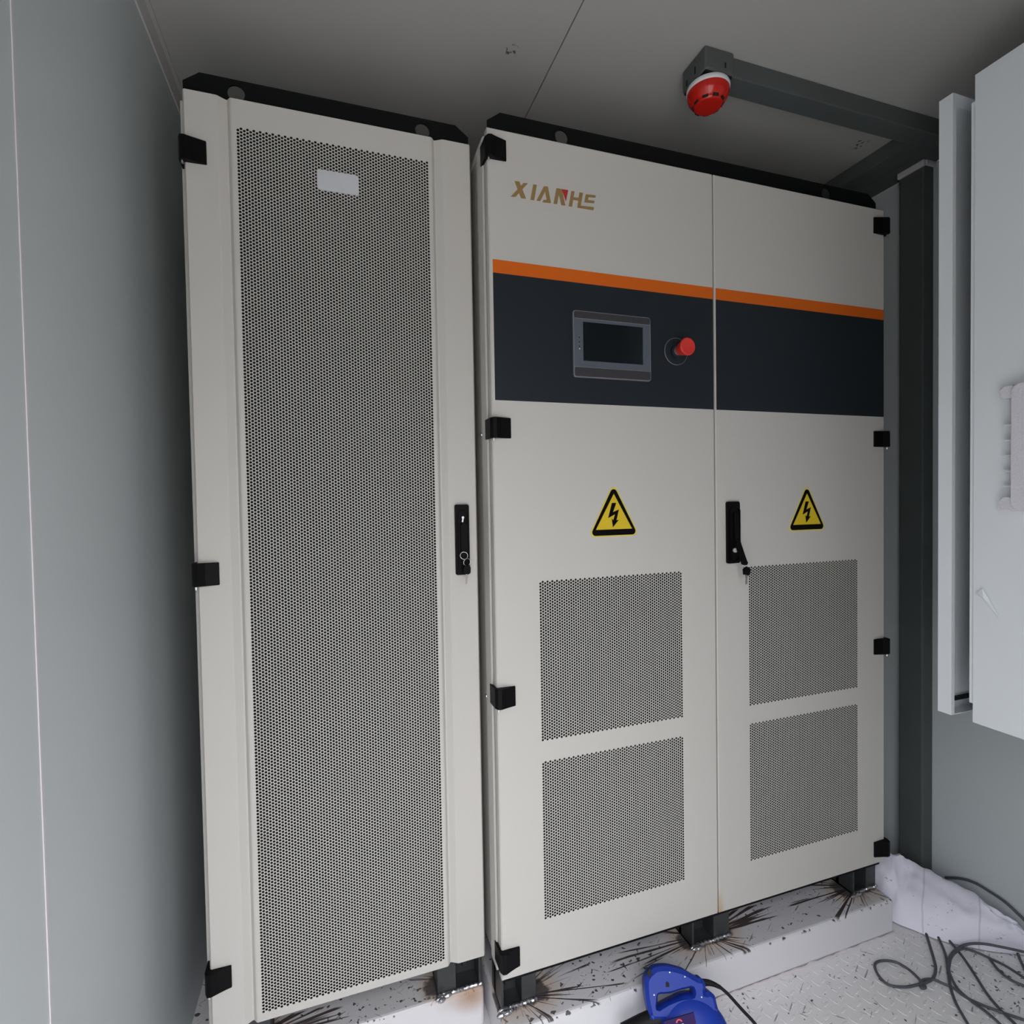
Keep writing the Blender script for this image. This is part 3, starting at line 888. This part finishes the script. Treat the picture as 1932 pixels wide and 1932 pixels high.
dome = lathe('dome', [(0.0500, 0.0140), (0.0502, 0.0186), (0.0490, 0.0246), (0.0465, 0.0307), (0.0425, 0.0368), (0.0385, 0.0414), (0.0370, 0.0425), (0.0350, 0.0436), (0.0338, 0.0471), (0.0318, 0.0490), (0.028, 0.0496), (0.0, 0.0499)],
             AC, (0, 0, -1), 'alarmred', al, 64)
for k in range(9):
    a = 2 * PI * (k + 0.5) / 9
    c0 = Vector(AC) + Vector((math.cos(a) * 0.0352, math.sin(a) * 0.0362, -0.0440))
    rad = Vector((math.cos(a), math.sin(a), -0.35)).normalized(); tan = Vector((-math.sin(a), math.cos(a), 0)); nn = rad.cross(tan)
    prism('sound_slot', [(-0.0068, -0.0030), (0.0068, -0.0030), (0.0068, 0.0030), (-0.0068, 0.0030)], lambda u, v, t: c0 + tan * u + nn * v + rad * t, -0.002, 0.0012, 'inner', dome)
for k in range(5):
    a = 2 * PI * (k + 0.2) / 5
    pts = [Vector(AC) + Vector((math.cos(a) * r, math.sin(a) * r, -h)) for r, h in ((0.0500, 0.0170), (0.0490, 0.0246), (0.0465, 0.0307), (0.0425, 0.0368), (0.0390, 0.0406))]
    tube('dome_rib', pts, 0.0012, 'alarmred', dome, 6)

# ------------------------------------------------------------------ wall enclosure on the right, its rear door ajar
XE = 1.05
Z0, Z1 = 0.558, 2.020
en = thing('wall_enclosure', 'pale grey steel enclosure on the right wall, its narrow door ajar', 'enclosure')
boxes('body', [(XE, XE + 0.0016, -1.20, -0.3085, Z0, Z1), (XE + 0.0016, XR - 0.001, -1.20, -1.1984, Z0, Z1),  # unseen near end lengthened to shade the cabinet's right door
               (XE + 0.0016, XR - 0.001, -1.1984, -0.3085, Z0, Z0 + 0.0016), (XE + 0.0016, XR - 0.001, -1.1984, -0.3085, Z1 - 0.0016, Z1),
               (XR - 0.0026, XR - 0.001, -1.1984, -0.3085, Z0 + 0.0016, Z1 - 0.0016)], 'enc', en)
# gasket channel round the opening, set in from the skin
bm = bmesh.new()
xi, zi0, zi1 = XE + 0.004, 0.600, 1.965
for (a, b, c, d, h) in ((0.0, 0.012, -0.3095, -0.2990, 0), (0.010, 0.016, -0.3095, -0.2945, 0.003)):
    add_box(bm, xi + a, xi + b - 0.0002, c, d, zi0 + h, zi1 - h)
    add_box(bm, xi + b + 0.0002, XR - 0.02, c, d, zi0 + h + a, zi0 + h + b)
    add_box(bm, xi + b + 0.0002, XR - 0.02, c, d, zi1 - h - b, zi1 - h - a)
bm_link('gasket_channel', bm, 'enc', en)
# tray-shaped door leaf
bm = bmesh.new()
yf, yn = -0.2340, -0.2640
xd = XE - 0.001
zA, zB = 0.557, 2.013
add_box(bm, xd + 0.002, XR - 0.03, yf - 0.002, yf, zA + 0.002, zB - 0.002)                 # skin
add_box(bm, xd, xd + 0.002, yn, yf, zA, zB)                        # near side fold
add_box(bm, xd + 0.002, xd + 0.011, yn, yn + 0.0015, zA + 0.002, zB - 0.002)  # lip
add_box(bm, xd + 0.002, XR - 0.03, yn, yf, zA, zA + 0.002)                 # bottom fold
add_box(bm, xd + 0.002, XR - 0.03, yn, yf, zB - 0.002, zB)
dle = bm_link('door_leaf', bm, 'enc', en)
box('black_strip', (xd + 0.02, XR - 0.04, yf - 0.010, yf - 0.002, zA + 0.022, zA + 0.030), 'rubber', dle)  # thin black strip low on the inside of the leaf
# filter outlet with side fins
fv = thing_vent = prism('vent_cover', rrect(-0.66, -0.3955, 1.048, 1.312, 0.012), FYZ, XE - 0.030, XE - 0.001, 'vent', en, bev=0.003)
box('vent_frame', (XE - 0.010, XE - 0.0005, -0.665, -0.381, 1.046, 1.314), 'vent', fv, bev=0.003)
for z in (1.062, 1.298):
    prism('corner_block', rrect(-0.40, -0.3710, z - 0.013, z + 0.013, 0.007), FYZ, XE - 0.024, XE - 0.0005, 'vent', fv, bev=0.003)
for k in range(5):
    z = 1.0985 + k * 0.0325
    prism('fin', [(-0.40, z - 0.0022), (-0.378, z - 0.0018), (-0.3725, z), (-0.378, z + 0.0018), (-0.40, z + 0.0022)], FYZ, XE - 0.020, XE - 0.0005, 'vent', fv)
# torn piece of protective film
bm = bmesh.new()
fp = [(-0.3130, 0.8560), (-0.3215, 0.8600), (-0.3310, 0.8705), (-0.3455, 0.8400), (-0.3610, 0.8095), (-0.3480, 0.8260), (-0.3340, 0.8420), (-0.3270, 0.8530)]
vs = [bm.verts.new((XE - 0.0015 - (0.006 if i in (1, 2, 7) else 0.001), u, v)) for i, (u, v) in enumerate(fp)]
cv = bm.verts.new((XE - 0.010, -0.334, 0.850))
for i in range(len(vs)):
    bm.faces.new((vs[i], vs[(i + 1) % len(vs)], cv))
bm_link('film_scrap', bm, 'film', en)

# ------------------------------------------------------------------ white sack in the corner
RAISED = [[1.4175, -0.2427, -0.15], [1.3987, -0.2244, -0.152], [1.3695, -0.1953, -0.155], [1.3417, -0.1596, -0.165], [1.3174, -0.1336, -0.182]]
def sack():
    F = [(1.225, 0.070), (1.222, 0.030), (1.232, -0.005), (1.250, -0.033), (1.283, -0.084), (1.329, -0.124), (1.379, -0.160), (1.425, -0.185), (1.455, -0.200)]
    Tt = [(1.300, 0.110, -0.060), (1.330, 0.075, -0.060), (1.350, 0.065, -0.066), (1.375, 0.035, -0.076), (1.395, -0.020, -0.084), (1.412, -0.090, -0.090), (1.425, -0.150, -0.096), (1.438, -0.190, -0.108), (1.450, -0.230, -0.150)]
    Bk = [(1.39, 0.16), (1.405, 0.14), (1.41, 0.12), (1.412, 0.08), (1.425, 0.035), (1.445, -0.04), (1.455, -0.12), (1.458, -0.17), (1.460, -0.21)]
    Fc = catmull([(a, b, ZF + 0.003) for a, b in F], 9)
    Tc = catmull(Tt, 9)
    Bc = catmull([(a, b, ZF + 0.003) for a, b in Bk], 9)
    n = len(Fc); m_ = 26
    bm = bmesh.new()
    rows = []
    for i in range(n):
        u = i / (n - 1)
        row = []
        for j in range(m_):
            v = j / (m_ - 1)
            # quadratic-ish path F -> T -> B
            if v < 0.62:
                t = v / 0.62
                p = Fc[i].lerp(Tc[i], t)
                p.z += 0.018 * math.sin(PI * t)
                p.y -= 0.012 * math.sin(PI * t); p.x -= 0.012 * math.sin(PI * t)
            else:
                t = (v - 0.62) / 0.38
                p = Tc[i].lerp(Bc[i], t)
                p.z += 0.010 * math.sin(PI * t)
            w = math.sin(PI * min(1, v * 1.02)) 
            q = Vector((u * 5.5 + v * 1.6, v * 3.4 - u * 1.8, 0.3))
            rid = abs(noise.noise(q * 1.0)) + 0.5 * abs(noise.noise(q * 2.3 + Vector((5, 1, 0))))
            p.z += w * (0.010 - 0.022 * rid)
            p.x += w * 0.012 * noise.noise(q * 1.7 + Vector((9, 9, 0)))
            p.x = min(p.x, 1.461)
            if 0.045 < p.y < 0.135: p.x = min(p.x, 1.415)
            if p.y > -0.03: p.x = max(p.x, 1.198)
            p.z = max(p.z, ZF + 0.002)
            row.append(bm.verts.new(p))
        rows.append(row)
    for i in range(n - 1):
        for j in range(m_ - 1):
            bm.faces.new((rows[i][j], rows[i][j + 1], rows[i + 1][j + 1], rows[i + 1][j]))
    for row in (rows[0], rows[-1]):
        c = sum((v.co for v in row), Vector()) / len(row)
        cv = bm.verts.new(c)
        for j in range(m_ - 1):
            bm.faces.new((row[j], row[j + 1], cv))
    return bm_link('woven_sack', bm, 'sack', None, smooth=True)
tag(sack(), 'crumpled white woven sack lying in the corner by the right wall', 'sack')

# ------------------------------------------------------------------ cables
CAB = {'A': [[1.2716, -0.0589], [1.2318, -0.0974], [1.2026, -0.1253], [1.1751, -0.1485], [1.1424, -0.165], [1.1111, -0.1693], [1.079, -0.1664], [1.0408, -0.1596], [1.0098, -0.1419], [1.0103, -0.1148], [1.0285, -0.0893], [1.0494, -0.0821], [1.0751, -0.0875], [1.0962, -0.1024], [1.1035, -0.1267], [1.1019, -0.1507], [1.0955, -0.1689], [1.0924, -0.1778], [1.08, -0.1767], [1.0889, -0.1665], [1.1097, -0.1621], [1.1329, -0.1685], [1.1461, -0.1868], [1.1565, -0.2037], [1.1586, -0.2304], [1.1696, -0.2531], [1.1923, -0.2824], [1.2238, -0.3171], [1.2452, -0.3418]], 'B': [[1.2877, -0.0812], [1.2434, -0.1285], [1.1951, -0.1662], [1.1499, -0.2014], [1.1191, -0.2322], [1.0968, -0.2607], [1.0832, -0.2798], [1.0712, -0.2975]], 'C': [[1.4782, -0.2118], [1.4558, -0.1943], [1.4215, -0.1667], [1.379, -0.1378], [1.3317, -0.125], [1.2684, -0.1336], [1.2131, -0.1547], [1.1828, -0.1793], [1.1637, -0.2096], [1.1583, -0.2429], [1.1538, -0.2719], [1.1483, -0.3026], [1.1468, -0.3212]], 'Dd': [[1.3047, -0.0994], [1.2793, -0.1488], [1.2494, -0.1959], [1.2172, -0.2447], [1.2006, -0.2823], [1.19, -0.3173], [1.1823, -0.3365]], 'E': [[1.1844, -0.173], [1.2437, -0.1436], [1.3001, -0.1333], [1.3301, -0.1478], [1.3454, -0.1759], [1.3522, -0.2076], [1.3518, -0.2494], [1.3487, -0.2782]], 'F': [[1.3433, -0.1771], [1.3241, -0.2083], [1.3204, -0.2348], [1.3328, -0.2594], [1.3513, -0.2791]], 'Hh': [[1.4506, -0.179], [1.4207, -0.2026], [1.3952, -0.2264], [1.3685, -0.2518]]}
bm = bmesh.new()
h = {'A': 0.0, 'B': 0.004, 'C': 0.010, 'Dd': 0.003, 'E': 0.007, 'F': 0.001, 'Hh': 0.002}
for k, pts in CAB.items():
    P = [Vector((min(x, XR - 0.008), y, ZF + 0.0055 + h[k] * (0.5 + 0.5 * math.sin(i * 1.3)))) for i, (x, y) in enumerate(pts)]
    P = [p for p in P if not (p.x > XR - 0.009)]
    if k == 'C':
        P = [Vector(q) for q in RAISED] + P[-8:]
    add_tube(bm, catmull(P, 7), 0.0034, 8)
tag(bm_link('power_cable', bm, 'greyrubber', smooth=True), 'dark grey cable lying in loose loops on the tread plate floor', 'cable')
WC = [[1.455, 0.0086, -0.121], [1.455, -0.0347, -0.095], [1.455, -0.073, -0.0823], [1.455, -0.107, -0.0818], [1.455, -0.1476, -0.0852], [1.455, -0.1762, -0.0959], [1.455, -0.1943, -0.1041], [1.455, -0.2233, -0.1219]]
P = [Vector((1.458, y, z)) for x, y, z in WC]
wc = tube('power_cable', catmull(P, 7), 0.0038, 'greyrubber', None, 8)
tag(wc, 'dark cable arching against the right wall behind the white sack', 'cable')

# ------------------------------------------------------------------ blue blower
BF = {'P': [0.3994, -0.115, -0.0689], 'ex': [0.9439, -0.3304, 0.0], 'ey': [0.1751, 0.5004, 0.8479], 'n': [-0.2801, -0.8003, 0.5302]}
bP, bX, bY, bN = (Vector(BF[k]) for k in ('P', 'ex', 'ey', 'n'))
fb = lambda u, v, t: bP + bX * u + bY * v + bN * t
BO = [[-0.0828, 0.0349], [-0.0787, 0.0432], [-0.0719, 0.0501], [-0.0567, 0.0593], [-0.0444, 0.0614], [-0.0324, 0.062], [-0.0205, 0.0614], [-0.0089, 0.0592], [0.0026, 0.0568], [0.014, 0.0537], [0.0304, 0.0453], [0.0422, 0.0399], [0.0482, 0.0404], [0.0535, 0.0369], [0.0568, 0.0286], [0.0557, 0.0196], [0.0522, 0.0144], [0.0584, 0.0163], [0.0643, 0.0166], [0.0745, 0.0091], [0.076, -0.0026], [0.0774, -0.0129], [0.0763, -0.0187], [0.0451, -0.033], [-0.0698, -0.0329], [-0.0793, -0.0257], [-0.0818, -0.0155], [-0.0843, 0.002], [-0.0846, 0.0169]]
BI = [[-0.0548, 0.0109], [-0.0399, 0.0123], [-0.0241, 0.0138], [-0.0037, 0.0189], [0.0124, 0.0215], [0.0253, 0.0226], [0.0241, 0.01], [0.0023, 0.0078], [-0.0179, 0.0034], [-0.0343, -0.0017], [-0.0508, -0.0083], [-0.061, -0.0119], [-0.058, 0.0005]]
bl = thing('air_blower', 'blue handheld electric blower standing on the floor before the plinth', 'blower')
# handle shell: outline with the grip opening cut out by bridging triangulation
bm = bmesh.new()
def smooth_loop(pts, sub=3):
    n = len(pts); out = []
    for i in range(n):
        p0, p1, p2, p3 = (Vector((*pts[(i + k) % n], 0)) for k in (-1, 0, 1, 2))
        for k in range(sub):
            t = k / sub
            q = 0.5 * ((2 * p1) + (p2 - p0) * t + (2 * p0 - 5 * p1 + 4 * p2 - p3) * t * t + (3 * p1 - p0 - 3 * p2 + p3) * t ** 3)
            out.append((q.x, q.y))
    return out
so, si = smooth_loop(BO), smooth_loop(BI)
def holed(bm, so, si, fn, t0, t1, bev):
    layers = []
    for t, ins in ((t0, bev), (t0 + bev, 0), (t1 - bev, 0), (t1, bev)):
        def off(loop, d):
            n = len(loop); res = []
            for i in range(n):
                a, b, c = Vector(loop[i - 1]), Vector(loop[i]), Vector(loop[(i + 1) % n])
                tn = (c - a)
                if tn.length < 1e-6: res.append(tuple(b)); continue
                tn.normalize()
                nr = Vector((-tn.y, tn.x))
                res.append(tuple(b + nr * d))
            return res
        area = sum(so[i - 1][0] * so[i][1] - so[i][0] * so[i - 1][1] for i in range(len(so)))
        area2 = sum(si[i - 1][0] * si[i][1] - si[i][0] * si[i - 1][1] for i in range(len(si)))
        o_ = off(so, ins * (1 if area > 0 else -1))
        i_ = off(si, -ins * 0.6 * (1 if area2 > 0 else -1))
        layers.append(([bm.verts.new(fn(u, v, t)) for u, v in o_], [bm.verts.new(fn(u, v, t)) for u, v in i_]))
    for (A, a), (B, b) in zip(layers, layers[1:]):
        for L1, L2 in ((A, B), (a, b)):
            n = len(L1)
            for k in range(n):
                bm.faces.new((L1[k], L1[(k + 1) % n], L2[(k + 1) % n], L2[k]))
    for (O, I) in (layers[0], layers[-1]):
        es = []
        for L in (O, I):
            for k in range(len(L)):
                e = bm.edges.get((L[k], L[(k + 1) % len(L)]))
                es.append(e)
        bmesh.ops.triangle_fill(bm, use_beauty=True, use_dissolve=False, edges=es)
holed(bm, so, si, fb, -0.050, 0.0, 0.008)
bm_link('handle_shell', bm, 'blue', bl, smooth=True)
cx, cy = 0.0, -0.070
HRr = 0.082
hous = lathe('fan_housing', [(0, 0.016), (0.030, 0.015), (0.052, 0.011), (HRr - 0.012, 0.004), (HRr - 0.003, -0.006), (HRr, -0.016), (HRr, -0.042), (HRr - 0.004, -0.052), (HRr - 0.016, -0.058), (0, -0.058)],
             fb(cx + 0.018, cy, 0), bN, 'blue', bl, 56)
for (u, v) in ((-0.066, 0.012), (-0.024, 0.052), (0.010, 0.044), (0.042, 0.008)):
    lathe('screw', [(0, 0), (0.0014, 0), (0.0011, 0.0006), (0, 0.0006)], fb(u, v, 0.0), bN, 'chrome', bl, 10)
NZ = [[-0.0723, -0.0371], [-0.1122, -0.0499]]
q0, q1 = Vector(NZ[0]), Vector(NZ[1])
dirn = (q1 - q0).normalized()
p0 = fb(q0.x - dirn.x * 0.02, q0.y - dirn.y * 0.02, -0.024); p1 = fb(q1.x + dirn.x * 0.03, q1.y + dirn.y * 0.03, -0.030)
noz = lathe('nozzle', [(0, 0), (0.0195, 0), (0.0190, (p1 - p0).length * 0.5), (0.0165, (p1 - p0).length), (0.0135, (p1 - p0).length), (0.0125, 0.01), (0, 0.01)], p0, (p1 - p0), 'rubber', bl, 28)
LB = [[-0.054, -0.03], [0.0158, -0.0149], [0.0183, -0.033], [-0.0491, -0.0485]]
lab = prism('label_panel', LB, fb, 0.0120, 0.0165, 'label', bl)
# red arc and white letters on the label
lc = (Vector(LB[0]) + Vector(LB[1]) + Vector(LB[2]) + Vector(LB[3])) / 4
ldx = (Vector(LB[1]) - Vector(LB[0])).normalized(); ldy = Vector((-ldx.y, ldx.x))
fl = lambda u, v, t: fb(lc.x + ldx.x * u + ldy.x * v, lc.y + ldx.y * u + ldy.y * v, t)
arc = [(-0.002 + 0.0075 * math.cos(t), 0.001 + 0.0055 * math.sin(t)) for t in [PI * k / 10 for k in range(11)]] + [(-0.002 + 0.004 * math.cos(t), 0.001 + 0.003 * math.sin(t)) for t in [PI * (10 - k) / 10 for k in range(11)]]
prism('red_arc', arc, fl, 0.0160, 0.0170, 'red', lab)
bm = bmesh.new()
for x0_, pg in ((-0.0105, [(0, 0), (0.002, 0.006), (0.0035, 0.006), (0.0055, 0), (0.004, 0), (0.0028, 0.004), (0.0016, 0)]),
                (-0.0040, [(0, 0.003), (0.0025, 0.006), (0.005, 0.005), (0.003, 0.0042), (0.005, 0.0015), (0.0025, 0)]),
                (0.0025, [(0, 0), (0, 0.006), (0.004, 0.0055), (0.004, 0.003), (0.0025, 0.0025), (0.0048, 0), (0.003, 0), (0.0012, 0.0022), (0.0012, 0)])):
    add_prism(bm, [(x0_ + u, v - 0.0085) for u, v in pg], fl, 0.0160, 0.0170)
bm_link('label_lettering', bm, 'white', lab)
CD = [[0.0548, 0.0286], [0.0686, 0.0285], [0.0817, 0.0255], [0.0961, 0.0195], [0.1111, 0.0076], [0.1269, -0.0086], [0.1425, -0.0245], [0.1565, -0.0381], [0.1693, -0.0557]]
cp = [fb(u, v, -0.026 + 0.0 * i) for i, (u, v) in enumerate(CD)]
strain = tube('strain_relief', catmull(cp[:4], 6), lambda t: 0.0075 - 0.0035 * t, 'rubber', bl, 12)
# the cord droops to the floor
tail = cp[3:9] + [Vector((cp[8].x + 0.03, cp[8].y - 0.06, ZF)), Vector((cp[8].x + 0.02, cp[8].y - 0.20, ZF)), Vector((cp[8].x - 0.12, cp[8].y - 0.42, ZF))]
tl = []
for i, p in enumerate(tail):
    z = max(p.z, ZF + 0.005)
    tl.append(Vector((p.x, p.y, z)))
tube('power_cord', catmull(tl, 7), 0.0038, 'rubber', bl, 8)
boxm = prism('speed_switch', [(-0.078, 0.050), (-0.070, 0.060), (-0.066, 0.052), (-0.073, 0.042)], fb, -0.002, 0.0025, 'rubber', bl)
prism('trigger', [(-0.046, 0.024), (-0.020, 0.028), (-0.020, 0.020), (-0.032, 0.014), (-0.046, 0.016)], fb, -0.038, -0.012, 'blue', bl, bev=0.002)
prism('lock_button', [(-0.036, 0.034), (-0.032, 0.036), (-0.028, 0.032), (-0.029, 0.026), (-0.037, 0.026)], fb, -0.036, 0.0006, 'rubber', bl)
